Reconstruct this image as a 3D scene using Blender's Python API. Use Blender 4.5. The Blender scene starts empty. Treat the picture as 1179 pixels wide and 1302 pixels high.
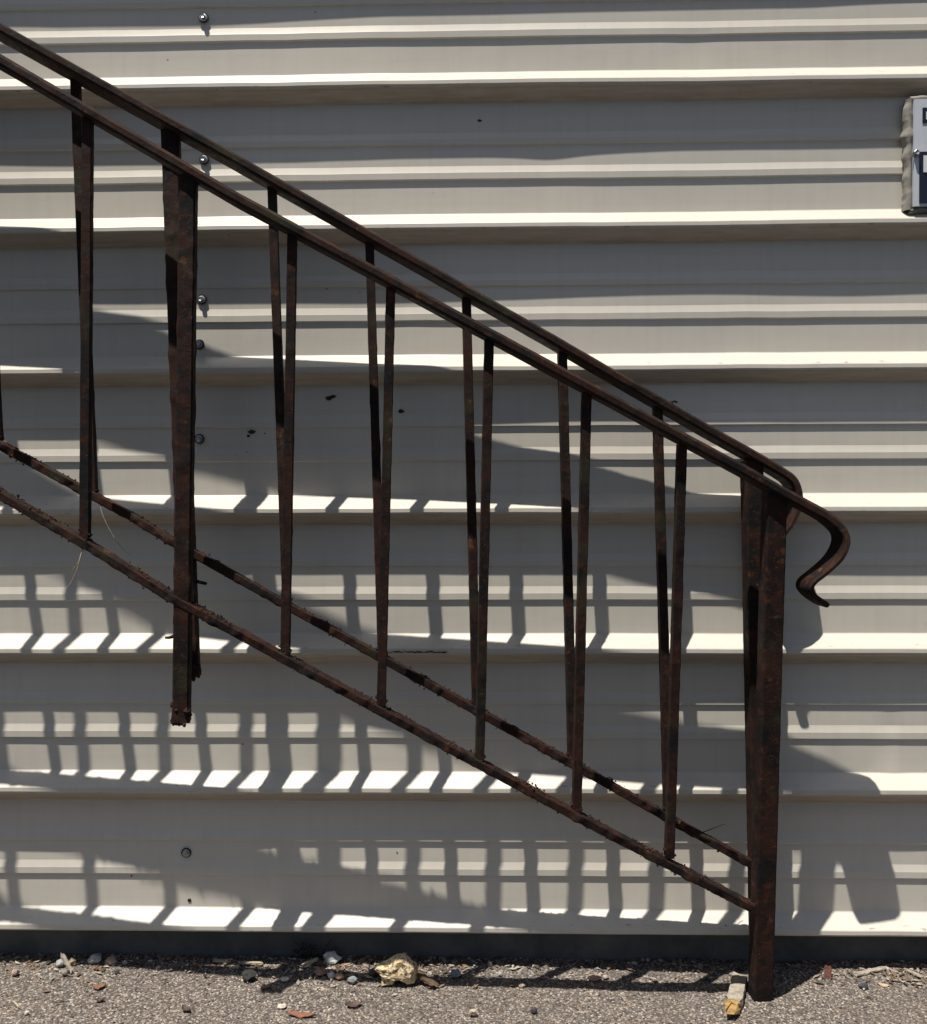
import bpy, math, random
import numpy as np
from mathutils import Vector, noise

random.seed(7)
rng = np.random.default_rng(11)
scene = bpy.context.scene
COL = scene.collection

# ------------------------------------------------------------------ camera
F_PX, CX, CY = 1280.0, 589.5, 651.0          # focal length and centre in the photograph's pixels
CAM = np.array([0.0, -1.55, 0.74])
YAW, PITCH, ROLL = math.radians(-1.511), math.radians(-1.280), math.radians(-0.225)
FW = np.array([math.sin(YAW)*math.cos(PITCH), math.cos(YAW)*math.cos(PITCH), math.sin(PITCH)])
RT = np.array([math.cos(YAW), -math.sin(YAW), 0.0]); UP = np.cross(RT, FW)
RT, UP = math.cos(ROLL)*RT+math.sin(ROLL)*UP, -math.sin(ROLL)*RT+math.cos(ROLL)*UP
from mathutils import Matrix
cam_data = bpy.data.cameras.new('camera'); cam = bpy.data.objects.new('camera', cam_data); COL.objects.link(cam)
cam_data.sensor_fit = 'HORIZONTAL'; cam_data.sensor_width = 36.0; cam_data.lens = 36.0*F_PX/1179.0
cam_data.clip_start = 0.02; cam_data.clip_end = 400
m = Matrix.Identity(4)
for i in range(3):
    m[i][0] = RT[i]; m[i][1] = UP[i]; m[i][2] = -FW[i]; m[i][3] = CAM[i]
cam.matrix_world = m
scene.camera = cam

# ------------------------------------------------------------------ sky, sun, exposure
SUN_TRAVEL = Vector((0.90, 1.0, -4.0)).normalized()       # the way the light goes: down, to the wall, to the right
to_sun = -SUN_TRAVEL
sun_el = math.asin(to_sun.z)
w = bpy.data.worlds.new('World'); scene.world = w; w.use_nodes = True
nt = w.node_tree; bg = nt.nodes['Background']
sky = nt.nodes.new('ShaderNodeTexSky'); sky.sky_type = 'NISHITA'; sky.sun_disc = False
sky.sun_elevation = sun_el; sky.sun_rotation = math.atan2(to_sun.x, to_sun.y)
sky.dust_density = 2.0; sky.ozone_density = 1.0
nt.links.new(sky.outputs[0], bg.inputs[0]); bg.inputs[1].default_value = 0.05
sd = bpy.data.lights.new('sun', 'SUN'); sun = bpy.data.objects.new('sun', sd); COL.objects.link(sun)
sd.energy = 5.0; sd.angle = math.radians(0.53); sd.color = (1.0, 0.945, 0.85)
sun.rotation_euler = to_sun.to_track_quat('Z', 'Y').to_euler(); sun.location = (-2, -2, 6)
scene.view_settings.view_transform = 'Standard'; scene.view_settings.look = 'None'
scene.view_settings.gamma = 1.0; scene.view_settings.use_curve_mapping = False
scene.view_settings.exposure = 0.48

# ------------------------------------------------------------------ helpers
def ray(px, py):
    d = FW*F_PX+RT*(px-CX)-UP*(py-CY)
    return d
def at_y(px, py, y):
    d = ray(px, py); return Vector(CAM+d*(y-CAM[1])/d[1])
def at_z(px, py, z):
    d = ray(px, py); return Vector(CAM+d*(z-CAM[2])/d[2])

def link_mesh(name, verts, faces, mat, parent=None, smooth=False, loc=None):
    me = bpy.data.meshes.new(name)
    if loc is not None:
        verts = [(v[0]-loc[0], v[1]-loc[1], v[2]-loc[2]) for v in verts]
    me.from_pydata([tuple(v) for v in verts], [], [tuple(f) for f in faces]); me.update()
    if smooth:
        me.polygons.foreach_set('use_smooth', [True]*len(me.polygons))
    if isinstance(mat, (list, tuple)):
        for q in mat: me.materials.append(q)
    elif mat: me.materials.append(mat)
    o = bpy.data.objects.new(name, me); COL.objects.link(o)
    if parent is not None: 
        o.parent = parent
        pl = parent_world(parent)
        if loc is None: o.location = -pl
        else: o.location = Vector(loc)-pl
    elif loc is not None: o.location = loc
    return o
def parent_world(p):
    v = Vector((0, 0, 0))
    while p is not None:
        v += p.location; p = p.parent
    return v
def empty(name, loc):
    o = bpy.data.objects.new(name, None); COL.objects.link(o); o.location = loc; o.empty_display_size = 0.05
    return o
def tag(o, label=None, cat=None, group=None, kind=None):
    if label: o['label'] = label
    if cat: o['category'] = cat
    if group: o['group'] = group
    if kind: o['kind'] = kind
    return o

class NT:
    def __init__(s, name):
        s.m = bpy.data.materials.new(name); s.m.use_nodes = True; s.t = s.m.node_tree
        s.b = s.t.nodes['Principled BSDF']; s.out = s.t.nodes['Material Output']
    def n(s, typ, **kw):
        q = s.t.nodes.new(typ)
        for k, v in kw.items():
            if k in q.inputs: q.inputs[k].default_value = v
            else: setattr(q, k, v)
        return q
    def l(s, a, b): s.t.links.new(a, b)
    def coords(s, scale=(1, 1, 1)):
        tc = s.n('ShaderNodeTexCoord'); geo = s.n('ShaderNodeNewGeometry'); mp = s.n('ShaderNodeMapping')
        mp.inputs['Scale'].default_value = scale; s.l(geo.outputs['Position'], mp.inputs['Vector']); return mp.outputs[0]
    def noise(s, vec, scale, detail=4, rough=.55, dist=0):
        q = s.n('ShaderNodeTexNoise'); q.inputs['Scale'].default_value = scale; q.inputs['Detail'].default_value = detail
        q.inputs['Roughness'].default_value = rough; q.inputs['Distortion'].default_value = dist
        if vec is not None: s.l(vec, q.inputs['Vector'])
        return q.outputs['Fac']
    def ramp(s, fac, stops):
        q = s.n('ShaderNodeValToRGB'); e = q.color_ramp.elements
        while len(e) < len(stops): e.new(.5)
        for i, (p, c) in enumerate(stops):
            e[i].position = p; e[i].color = (c, c, c, 1) if not hasattr(c, '__len__') else (*c, 1)
        s.l(fac, q.inputs[0]); return q.outputs[0]
    def mix(s, fac, a, b, blend='MIX'):
        q = s.n('ShaderNodeMix'); q.data_type = 'RGBA'; q.blend_type = blend
        for inp, v in ((q.inputs[0], fac), (q.inputs[6], a), (q.inputs[7], b)):
            if hasattr(v, 'is_output') or hasattr(v, 'links'): s.l(v, inp)
            elif hasattr(v, '__len__'): inp.default_value = (*v, 1)
            else: inp.default_value = v
        return q.outputs[2]
    def math(s, op, a, b=0.0):
        q = s.n('ShaderNodeMath'); q.operation = op
        for inp, v in ((q.inputs[0], a), (q.inputs[1], b)):
            if hasattr(v, 'links'): s.l(v, inp)
            else: inp.default_value = v
        return q.outputs[0]
    def bump(s, h, strength, dist, prev=None):
        q = s.n('ShaderNodeBump'); q.inputs['Strength'].default_value = strength; q.inputs['Distance'].default_value = dist
        s.l(h, q.inputs['Height'])
        if prev is not None: s.l(prev, q.inputs['Normal'])
        return q.outputs[0]

# ------------------------------------------------------------------ materials
def mat_siding():
    t = NT('painted_siding')
    v = t.coords()
    big = t.noise(v, 2.2, 4)
    streak = t.noise(t.coords((26, 26, 1.6)), 3.0, 5, .6)
    fine = t.noise(t.coords((1.6, 1, 30)), 3.0, 4, .6)
    c = t.mix(t.ramp(big, [(.3, 0), (.7, 1)]), (.545, .51, .445), (.50, .472, .425))
    c = t.mix(t.math('MULTIPLY', t.ramp(streak, [(.45, 0), (.8, 1)]), .16), c, (.31, .285, .25))
    c = t.mix(t.math('MULTIPLY', t.ramp(fine, [(.5, 0), (.75, 1)]), .12), c, (.32, .28, .235))
    # dust, brown grime and painted-in warm ground bounce under each lip (vertex attribute 'dirt' written on the profile)
    at = t.n('ShaderNodeAttribute'); at.attribute_name = 'dirt_bounce'
    dn = t.noise(t.coords((3, 3, 40)), 6.0, 6, .65)
    dm = t.math('MULTIPLY', at.outputs['Fac'], t.ramp(dn, [(.3, .55), (.65, 1)]))
    c = t.mix(dm, c, (.235, .165, .105))
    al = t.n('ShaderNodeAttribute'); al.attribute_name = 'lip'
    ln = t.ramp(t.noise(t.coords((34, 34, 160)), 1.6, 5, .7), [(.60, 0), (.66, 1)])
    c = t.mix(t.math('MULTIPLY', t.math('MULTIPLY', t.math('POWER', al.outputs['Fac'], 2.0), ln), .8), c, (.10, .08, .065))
    # scattered specks and scratches
    vo = t.n('ShaderNodeTexVoronoi'); vo.inputs['Scale'].default_value = 26; vo.inputs['Randomness'].default_value = 1.0; t.l(v, vo.inputs['Vector'])
    sp = t.ramp(vo.outputs['Distance'], [(.035, 1), (.06, 0)])
    gate = t.ramp(t.noise(v, 9, 2), [(.60, 0), (.64, 1)])
    c = t.mix(t.math('MULTIPLY', t.math('MULTIPLY', sp, gate), .7), c, (.12, .09, .07))
    sc = t.noise(t.coords((9, 9, 120)), 4.0, 3, .5)
    c = t.mix(t.math('MULTIPLY', t.ramp(sc, [(.74, 0), (.78, 1)]), .35), c, (.2, .16, .13))
    t.l(c, t.b.inputs['Base Color'])
    t.b.inputs['Roughness'].default_value = .42
    t.l(t.ramp(big, [(.2, .36), (.8, .5)]), t.b.inputs['Roughness'])
    t.b.inputs['Specular IOR Level'].default_value = .45
    t.l(t.bump(t.noise(v, 7, 3), .25, .004, t.bump(t.noise(v, 900, 2), .05, .0005)), t.b.inputs['Normal'])
    return t.m
def mat_rust(name, seed=0.0, brown=.5):
    t = NT(name)
    geo = t.n('ShaderNodeNewGeometry'); mp = t.n('ShaderNodeMapping'); mp.inputs['Location'].default_value = (seed, seed*.7, seed*.3)
    t.l(geo.outputs['Position'], mp.inputs['Vector']); v = mp.outputs[0]
    a = t.noise(v, 11, 8, .66, .6); b = t.noise(v, 95, 8, .7); c_ = t.noise(v, 420, 4, .65); g = t.noise(v, 17, 4)
    c = t.mix(t.ramp(a, [(.40, 0), (.56, 1)]), (.0045, .0034, .0033), (.023, .0085, .0058))
    c = t.mix(t.math('MULTIPLY', t.ramp(b, [(.52, 0), (.62, 1)]), .7), c, (.052, .0175, .0085))
    c = t.mix(t.math('MULTIPLY', t.ramp(t.noise(v, 30, 6, .7), [(.53, 0), (.60, 1)]), .85), c, (.0045, .0045, .006))
    c = t.mix(t.math('MULTIPLY', t.ramp(g, [(.56, 0), (.66, 1)]), .6), c, (.026, .025, .0125))
    c = t.mix(t.math('MULTIPLY', t.ramp(t.noise(v, 26, 7, .7), [(.62, 0), (.68, 1)]), .7), c, (.12, .048, .019))
    c = t.mix(t.math('MULTIPLY', t.ramp(c_, [(.66, 0), (.72, 1)]), .65), c, (.22, .17, .14))  # tiny pale glints painted into the colour
    t.l(c, t.b.inputs['Base Color'])
    t.l(t.ramp(b, [(.35, .6), (.6, .92)]), t.b.inputs['Roughness']); t.b.inputs['Specular IOR Level'].default_value = .2
    pl = t.ramp(t.noise(v, 48, 5, .6, 1.2), [(.47, 0), (.53, 1)])     # edges of lifted paint and scale
    n1 = t.bump(pl, .28, .0004, t.bump(b, .5, .0012)); t.l(t.bump(c_, .45, .0005, n1), t.b.inputs['Normal'])
    return t.m
def mat_simple(name, col, rough=.8, metal=0.0, var=.25, scale=60, bump=.3, bd=.001, spec=.4):
    t = NT(name); v = t.coords(); n = t.noise(v, scale, 5, .6)
    col = tuple(x*.82 for x in col)
    lo = tuple(x*(1-var) for x in col); hi = tuple(min(1, x*(1+var)) for x in col)
    t.l(t.mix(t.ramp(n, [(.3, 0), (.7, 1)]), lo, hi), t.b.inputs['Base Color'])
    t.b.inputs['Roughness'].default_value = rough; t.b.inputs['Metallic'].default_value = metal
    t.b.inputs['Specular IOR Level'].default_value = spec
    if bump: t.l(t.bump(n, bump, bd), t.b.inputs['Normal'])
    return t.m
def mat_asphalt():
    t = NT('weathered_asphalt'); v = t.coords()
    vo = t.n('ShaderNodeTexVoronoi'); vo.inputs['Scale'].default_value = 300; t.l(v, vo.inputs['Vector'])
    w_ = t.n('ShaderNodeTexWhiteNoise'); w_.noise_dimensions = '3D'; t.l(vo.outputs['Position'], w_.inputs['Vector'])
    stone = t.ramp(w_.outputs['Value'], [(0, (.04, .037, .036)), (.25, (.10, .088, .079)), (.6, (.195, .169, .149)), (.84, (.33, .29, .25)), (1, (.54, .475, .40))])
    edge = t.ramp(vo.outputs['Distance'], [(.45, 0), (.8, 1)])
    c = t.mix(edge, stone, (.035, .031, .029))
    big = t.noise(v, 5, 5, .6)
    c = t.mix(t.math('MULTIPLY', t.ramp(big, [(.4, 0), (.7, 1)]), .45), c, (.085, .07, .06))
    far = t.noise(v, 700, 2)
    c = t.mix(t.math('MULTIPLY', far, .3), c, (.2, .17, .15))
    # paving out of view is darkened to cut the light it bounces onto the wall
    sep = t.n('ShaderNodeSeparateXYZ'); t.l(v, sep.inputs[0])
    yy = t.math('ADD', sep.outputs[1], t.math('MULTIPLY', t.noise(v, 3, 3), .12))
    mr = t.n('ShaderNodeMapRange'); mr.inputs[1].default_value = -.34; mr.inputs[2].default_value = -.17; t.l(yy, mr.inputs[0])
    c = t.mix(mr.outputs[0], t.mix(.9, c, (.024, .024, .025)), c)
    t.l(c, t.b.inputs['Base Color']); t.b.inputs['Roughness'].default_value = .9; t.b.inputs['Specular IOR Level'].default_value = .25
    inv = t.math('SUBTRACT', 1.0, vo.outputs['Distance'])
    t.l(t.bump(inv, .8, .0025, t.bump(far, .4, .001)), t.b.inputs['Normal'])
    return t.m
def mat_attr(name, rough=.85):
    t = NT(name); a = t.n('ShaderNodeAttribute'); a.attribute_name = 'tint'
    v = t.coords(); n = t.noise(v, 400, 4, .6)
    t.l(t.mix(t.ramp(n, [(.3, .55), (.7, 0)]), a.outputs['Color'], (.03, .025, .022)), t.b.inputs['Base Color'])
    t.b.inputs['Roughness'].default_value = rough; t.b.inputs['Specular IOR Level'].default_value = .3
    t.l(t.bump(n, .5, .001), t.b.inputs['Normal']); return t.m
def mat_plinth():
    t = NT('stained_concrete'); v = t.coords()
    a = t.noise(v, 9, 6, .65); b = t.noise(v, 120, 4)
    c = t.mix(t.ramp(a, [(.35, 0), (.65, 1)]), (.05, .053, .055), (.12, .12, .115))
    up = t.n('ShaderNodeSeparateXYZ'); t.l(v, up.inputs[0])
    edge = t.math('ADD', up.outputs[2], t.math('MULTIPLY', t.noise(v, 16, 4), .03))
    c = t.mix(t.ramp(edge, [(.050, 0), (.060, 1)]), c, (.03, .028, .027))
    t.l(c, t.b.inputs['Base Color']); t.b.inputs['Roughness'].default_value = .85
    t.l(t.bump(b, .4, .002), t.b.inputs['Normal']); return t.m
def mat_rock():
    t = NT('pitted_yellow_rock'); v = t.coords()
    a = t.noise(v, 60, 6, .7); p = t.noise(v, 160, 4, .6)
    c = t.mix(t.ramp(a, [(.35, 0), (.65, 1)]), (.42, .31, .16), (.68, .57, .38))
    c = t.mix(t.math('MULTIPLY', t.ramp(p, [(.50, 0), (.60, 1)]), .85), c, (.09, .055, .03))
    t.l(c, t.b.inputs['Base Color']); t.b.inputs['Roughness'].default_value = .9
    t.l(t.bump(p, .8, .003, t.bump(a, .6, .003)), t.b.inputs['Normal']); return t.m

M_SIDE = mat_siding(); M_RUST_A = mat_rust('rust_on_dark_steel', 3.1); M_RUST_B = mat_rust('rust_on_bare_steel', 9.7)
M_FLAKE = mat_simple('flaking_rust', (.05, .02, .014), .9, 0, .7, 90, .6, .001)
M_ASPH = mat_asphalt(); M_STUFF = mat_attr('mixed_grit'); M_PLINTH = mat_plinth(); M_ROCK = mat_rock()
M_ZINC = mat_simple('zinc_screw', (.42, .43, .44), .38, .85, .25, 300, .2, .0004)
M_RUBBER = mat_simple('black_rubber', (.018, .018, .02), .55, 0, .2, 200, .1)
M_DARK = mat_simple('hole_shade_black', (.01, .01, .01), .9, 0, .2, 100, 0)
M_MUD = mat_simple('dried_mud', (.035, .028, .025), .95, 0, .4, 300, .6, .001)
M_SIGN = mat_simple('white_enamel', (.62, .66, .72), .35, 0, .05, 40, .05)
M_NAVY = mat_simple('navy_print', (.012, .016, .035), .35, 0, .1, 40, 0)
M_WPRINT = mat_simple('white_print', (.78, .79, .8), .4, 0, .04, 40, 0)
M_SEAL = mat_simple('grey_sealant', (.27, .255, .225), .8, 0, .3, 60, .6, .002)
M_BACK = mat_simple('inner_wall', (.12, .11, .1), .9)

# ------------------------------------------------------------------ ground
GZ = -0.010
def ground_h(x, y):
    h = 0.0022*noise.noise(Vector((x*6, y*6, 0)))+0.0014*noise.noise(Vector((x*40, y*40, 3)))
    if y > -.03: h += 0.003*min(1, (y+.03)/.06)*(0.6+0.8*noise.noise(Vector((x*5, 0, 9))))
    return GZ+h
xs = np.concatenate([np.linspace(-60, -1.5, 14), np.arange(-1.0, 1.0001, .0028), np.linspace(1.5, 60, 14)])
ys = np.concatenate([[-60, -25, -10, -4, -2, -1.2, -.6, -.3], np.arange(-.20, .0751, .0032), [.2, 3, 20, 60]])
verts = []
for y in ys:
    for x in xs:
        inner = abs(x) < 1.01 and -.21 < y < .08
        if inner:
            c = noise.voronoi(Vector((x*290, y*290, 0)))[0]
            h = ground_h(x, y)+.0016*(0.5-min(1, c[0]))+.0007*noise.noise(Vector((x*500, y*500, 1)))
        else: h = GZ
        verts.append((x, y, h))
nx = len(xs); faces = [(j*nx+i, j*nx+i+1, (j+1)*nx+i+1, (j+1)*nx+i) for j in range(len(ys)-1) for i in range(nx-1)]
g = link_mesh('ground', verts, faces, M_ASPH, smooth=True); tag(g, kind='structure')

# ------------------------------------------------------------------ corrugated wall
PITCH_Z = 0.21773; LIP0 = 0.05            # height of the lowest lip
NR = 12
wall = empty('corrugated_wall', (0, .02, LIP0))
tag(wall, 'cream ribbed metal siding wall with horizontal ridges above a dark concrete base', 'wall')
FL = .0235
# (distance up from the lip, depth behind the lip, dirt) bottom to top of one repeat
prof = [(-.0015, .004, .5), (0, .0008, .25), (.0022, 0, .05), (.0078, .0002, 0), (.0092, .0010, 0), (.0275, FL-.0012, 0), (.0290, FL-.0002, 0), (.030, FL, 0),
        (.055, FL, 0), (.0800, FL, 0), (.0812, FL-.0002, 0), (.0821, FL-.0025, 0), (.0826, FL-.0028, 0), (.0920, FL-.0028, 0), (.0926, FL-.0026, 0), (.1020, FL-.0002, 0), (.103, FL, 0),
        (.118, FL, 0), (.1335, FL, 0), (.1347, FL-.0002, 0), (.1356, FL-.0025, 0), (.1361, FL-.0028, 0), (.1440, FL-.0028, 0), (.1446, FL-.0026, 0), (.1535, FL-.0002, 0), (.1545, FL, 0),
        (.172, FL, 0), (.190, FL, .12), (.1975, FL, .35), (.2005, FL-.001, .75), (.2142, .0055, .6)]
wx = np.concatenate([np.arange(-3.4, -1.0, .05), np.arange(-1.0, .95, .0075), np.arange(.95, 3.41, .05)])
V = []; D = []; 
DENTS = []
for (ax, ay, rad, dep) in ((1132, 922, .014, .0012), (1135, 982, .016, -.0022), (1060, 985, .02, .001), (880, 60, .03, .0012), (520, 430, .03, -.001), (700, 190, .04, .0012), (90, 960, .03, .001), (300, 1130, .04, -.0012)):
    q = at_y(ax, ay, FL); DENTS.append((q.x, q.z, rad, dep))
seq = []
for r in range(NR):
    for (s, d, dirt_bounce) in prof:
        if r == 0 and s < 0: continue
        seq.append((r, s, d, dirt_bounce))
seq = [(0, -.0005, FL, .8), (0, -.0012, .003, .8)]+seq
for (r, s, d, dirt_bounce) in seq:
    for x in wx:
        z = LIP0+r*PITCH_Z+s
        crest = max(0, 1-d/FL)
        rr = r+(1 if s > .195 else 0)
        # slight sag and swing of each rib, faint buckles in the flats
        w1 = .45*noise.noise(Vector((x*1.1, rr*7.3, 1.0)))
        w2 = noise.noise(Vector((x*4.5, rr*3.1, 5.0)))
        dz = .0008*w2+.0005*noise.noise(Vector((x*14, rr*2.0, 2)))
        sw = min(1, max(0, (x+.7)/1.4))
        ex = {7: .0048-.0050*sw, 6: .0036-.0022*sw, 5: .0027, 3: .0016, 4: .0022-.0028*min(1, sw*1.6), 2: .0022*(1-min(1, sw*1.6)), 1: .0022*(1-min(1, sw*1.6)), 0: .001}.get(rr, 0)
        dy = -crest*(.0030*w1+.0007*w2+ex)+(1-crest)*.0012*noise.noise(Vector((x*3.2, z*9, 4)))
        for (ax, az, rad, dep) in DENTS:
            e = ((x-ax)/rad)**2+((z-az)/rad)**2
            if e < 9: dy += dep*math.exp(-e)
        V.append((x, d+dy, z+dz)); D.append(dirt_bounce)
n = len(wx); Fc = [(j*n+i, j*n+i+1, (j+1)*n+i+1, (j+1)*n+i) for j in range(len(seq)-1) for i in range(n-1)]
pan = link_mesh('siding_panel', V, Fc, M_SIDE, wall, smooth=True)
at = pan.data.attributes.new('dirt_bounce', 'FLOAT', 'POINT'); at.data.foreach_set('value', D)
LP = []
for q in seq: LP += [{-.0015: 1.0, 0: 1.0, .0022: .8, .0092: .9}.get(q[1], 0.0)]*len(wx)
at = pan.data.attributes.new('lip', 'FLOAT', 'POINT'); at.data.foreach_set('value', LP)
ang = []
for j in range(len(seq)):
    if 0 < j < len(seq)-1:
        a, b, c_ = [(q[0]*PITCH_Z+q[1], q[2]) for q in (seq[j-1], seq[j], seq[j+1])]
        t1 = math.atan2(b[1]-a[1], b[0]-a[0]); t2 = math.atan2(c_[1]-b[1], c_[0]-b[0]); ang.append(abs(t1-t2) > .06)
    else: ang.append(False)
sh = [False]*len(pan.data.edges)
for e in pan.data.edges:
    a, b = e.vertices
    if a//n == b//n and ang[a//n]: sh[e.index] = True
sa = pan.data.attributes.new('sharp_edge', 'BOOLEAN', 'EDGE'); sa.data.foreach_set('value', sh)
TOPZ = LIP0+NR*PITCH_Z
def boxv(x0, x1, y0, y1, z0, z1):
    v = [(x, y, z) for z in (z0, z1) for y in (y0, y1) for x in (x0, x1)]
    f = [(0, 2, 3, 1), (4, 5, 7, 6), (0, 1, 5, 4), (2, 6, 7, 3), (0, 4, 6, 2), (1, 3, 7, 5)]
    return v, f
v, f = boxv(-3.4, 3.4, .034, .24, .0565, TOPZ+.01)
link_mesh('wall_core', v, f, M_BACK, wall)
# plinth with a slightly uneven face
px_ = np.arange(-3.4, 3.41, .02); pz_ = np.linspace(-.12, .0555, 8)
V = []; 
for z in pz_:
    for x in px_: V.append((x, .043+.0015*noise.noise(Vector((x*12, z*30, 0)))+.003*noise.noise(Vector((x*2, 0, 7))), z))
n = len(px_); Fc = [(j*n+i, j*n+i+1, (j+1)*n+i+1, (j+1)*n+i) for j in range(len(pz_)-1) for i in range(n-1)]
b0 = len(V)
for x in px_: V.append((x, .22, .0555))
Fc += [((len(pz_)-1)*n+i, (len(pz_)-1)*n+i+1, b0+i+1, b0+i) for i in range(n-1)]
link_mesh('plinth', V, Fc, M_PLINTH, wall, smooth=False)

def lathe(profile, seg, org, ax=(0, -1, 0), faces_off=0, hexa=False):
    """profile: (radius, height along ax)"""
    ax = Vector(ax).normalized(); u = ax.orthogonal().normalized(); w_ = ax.cross(u)
    V = []; Fc = []
    for (r, h) in profile:
        for k in range(seg):
            a = 2*math.pi*k/seg+faces_off
            V.append(Vector(org)+ax*h+(u*math.cos(a)+w_*math.sin(a))*r)
    for j in range(len(profile)-1):
        for k in range(seg):
            k2 = (k+1) % seg; Fc.append((j*seg+k, j*seg+k2, (j+1)*seg+k2, (j+1)*seg+k))
    Fc.append(tuple(range((len(profile)-1)*seg, len(profile)*seg)))
    return V, Fc
scr_mesh = None
def screw(px, py, tilt=0.0):
    p = at_y(px, py, FL-.001)
    V, Fc = lathe([(.0076, 0), (.0080, .0012), (.0074, .0026)], 24, (0, 0, 0))
    s = link_mesh('screw', V, Fc, M_RUBBER, None)          # rubber washer carries the metal pieces
    s.parent = wall; s.location = p-wall.location
    V, Fc = lathe([(.0062, .0024), (.0058, .0034), (.0034, .0040)], 24, (0, 0, 0))
    c = link_mesh('washer', V, Fc, M_ZINC, None); c.parent = s
    V, Fc = lathe([(.0040, .0036), (.0040, .0078), (.0034, .0084), (.0018, .0078)], 6, (0, 0, 0), faces_off=random.random())
    c = link_mesh('head', V, Fc, M_ZINC, None); c.parent = s
    s.rotation_euler = (random.uniform(-.08, .08), 0, random.uniform(-.08, .08))
for q in [(259, 23), (260, 203), (257, 381), (254, 438), (254, 558), (237, 1084)]: screw(*q)
# dark specks on the sheet, and a black disc for a bolt hole's inner shade
def blob(name, c, r, mat, parent, seed, sx=1, sy=.5, sz=1, sub=2, rough=.35):
    V, Fc = ico(sub); 
    V = [Vector((c[0]+v.x*r*sx*(1+rough*noise.noise(v*1.9+Vector((seed, 0, 0)))+.4*rough*noise.noise(v*5+Vector((seed, 3, 0)))),
                 c[1]+v.y*r*sy*(1+rough*noise.noise(v*1.9+Vector((seed, 0, 0)))),
                 c[2]+v.z*r*sz*(1+rough*noise.noise(v*2.3+Vector((0, seed, 0)))+.4*rough*noise.noise(v*5+Vector((seed, 0, 3)))))) for v in V]
    return link_mesh(name, V, Fc, mat, parent)
import bmesh
_ico = {}
def ico(sub):
    if sub not in _ico:
        bm = bmesh.new(); bmesh.ops.create_icosphere(bm, subdivisions=sub, radius=1.0)
        _ico[sub] = ([v.co.copy() for v in bm.verts], [tuple(v.index for v in f_.verts) for f_ in bm.faces]); bm.free()
    return _ico[sub]
for i, (px, py, r, sx) in enumerate([(419, 506, .0042, 1.3), (424, 504, .0035, 1), (510, 523, .0040, 1), (320, 549, .0042, 1.2), (316, 554, .0026, 1),
                                     (610, 153, .0026, 1.2), (337, 551, .0012, 1), (505, 1084, .0012, 1), (167, 1114, .0014, 1), (1040, 1169, .0014, 1)]):
    p = at_y(px, py, FL-.0008)
    blob('mud_spot', p, r, M_MUD, wall, i*3.7, sx, .4, .75, 2, .9)
p = at_y(241, 1145, FL-.0004)
V, Fc = lathe([(.0030, 0), (.0030, .0006)], 16, p); link_mesh('hole_shade_disc', V, Fc, M_DARK, wall)  # solid black disc stands in for the shade inside the hole
# dark scrape along one lip
V = []; Fc = []
for k in range(26):
    p = at_y(492+k*3.0, 829+random.uniform(-.8, .8), .0006); a = random.uniform(.0008, .002)
    b = len(V)
    for dx, dz in ((-1.6, -.5), (1.6, -.6), (1.8, .5), (-1.5, .6)): V.append((p.x+dx*a*.8, -.0012, p.z+dz*a))
    for dx, dz in ((-1.6, -.5), (1.6, -.6), (1.8, .5), (-1.5, .6)): V.append((p.x+dx*a*.8, .002, p.z+dz*a))
    Fc += [(b, b+1, b+2, b+3), (b, b+4, b+5, b+1), (b+2, b+6, b+7, b+3), (b+3, b+7, b+4, b), (b+1, b+5, b+6, b+2)]
s = link_mesh('tar_scrape', V, Fc, M_MUD, wall); s['kind'] = 'stuff'

# ------------------------------------------------------------------ sign at the right edge
sy = -.006
p0 = at_y(1163, 126, sy); p1 = at_y(1163, 262, sy)
sx0, sz1, sz0 = (p0.x+p1.x)/2, p0.z, p1.z; sx1 = sx0+.26
sign = empty('metal_sign', (sx0, 0, sz0)); tag(sign, 'white and navy metal sign set in messy grey sealant at the right edge', 'sign')
v, f = boxv(sx0, sx1, sy, FL-.002, sz0, sz1); link_mesh('sign_plate', v, f, M_SIGN, sign)
def flat(name, ax, ay, bx, by, mat, lift, xr=None):
    a = at_y(ax, ay, sy); b = at_y(bx, by, sy); x1 = b.x if xr is None else xr
    v, f = boxv(a.x, x1, sy-lift, sy-lift+.0006, b.z, a.z); return link_mesh(name, v, f, mat, sign)
flat('printed_block', 1173, 137, 1200, 156, M_NAVY, .0012)
flat('printed_panel', 1169, 193, 1200, 258, M_NAVY, .0012, sx1-.02)
flat('printed_patch', 1174, 198, 1200, 219, M_WPRINT, .0020, sx1-.03)
# left strokes of the white letter cut off by the frame
def seg_letters(x, z, h, wd, name):
    V = []; Fc = []
    t_ = h*.17
    for (x0, x1, z0, z1) in ((0, t_, 0, 1), (t_, wd, 0, t_/h), (t_, wd, .5-t_/h/2, .5+t_/h/2), (t_, wd, 1-t_/h, 1), (wd, wd+t_, .06, .44), (wd, wd+t_, .56, .94)):
        v, f = boxv(x+x0, x+x1, sy-.0021, sy-.0014, z+z0*h, z+z1*h); b = len(V); V += v; Fc += [tuple(i+b for i in q) for q in f]
    return link_mesh(name, V, Fc, M_WPRINT, sign)
pl_ = at_y(1177.3, 152, sy); seg_letters(pl_.x, pl_.z, .0115, .006, 'printed_letter')
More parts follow.
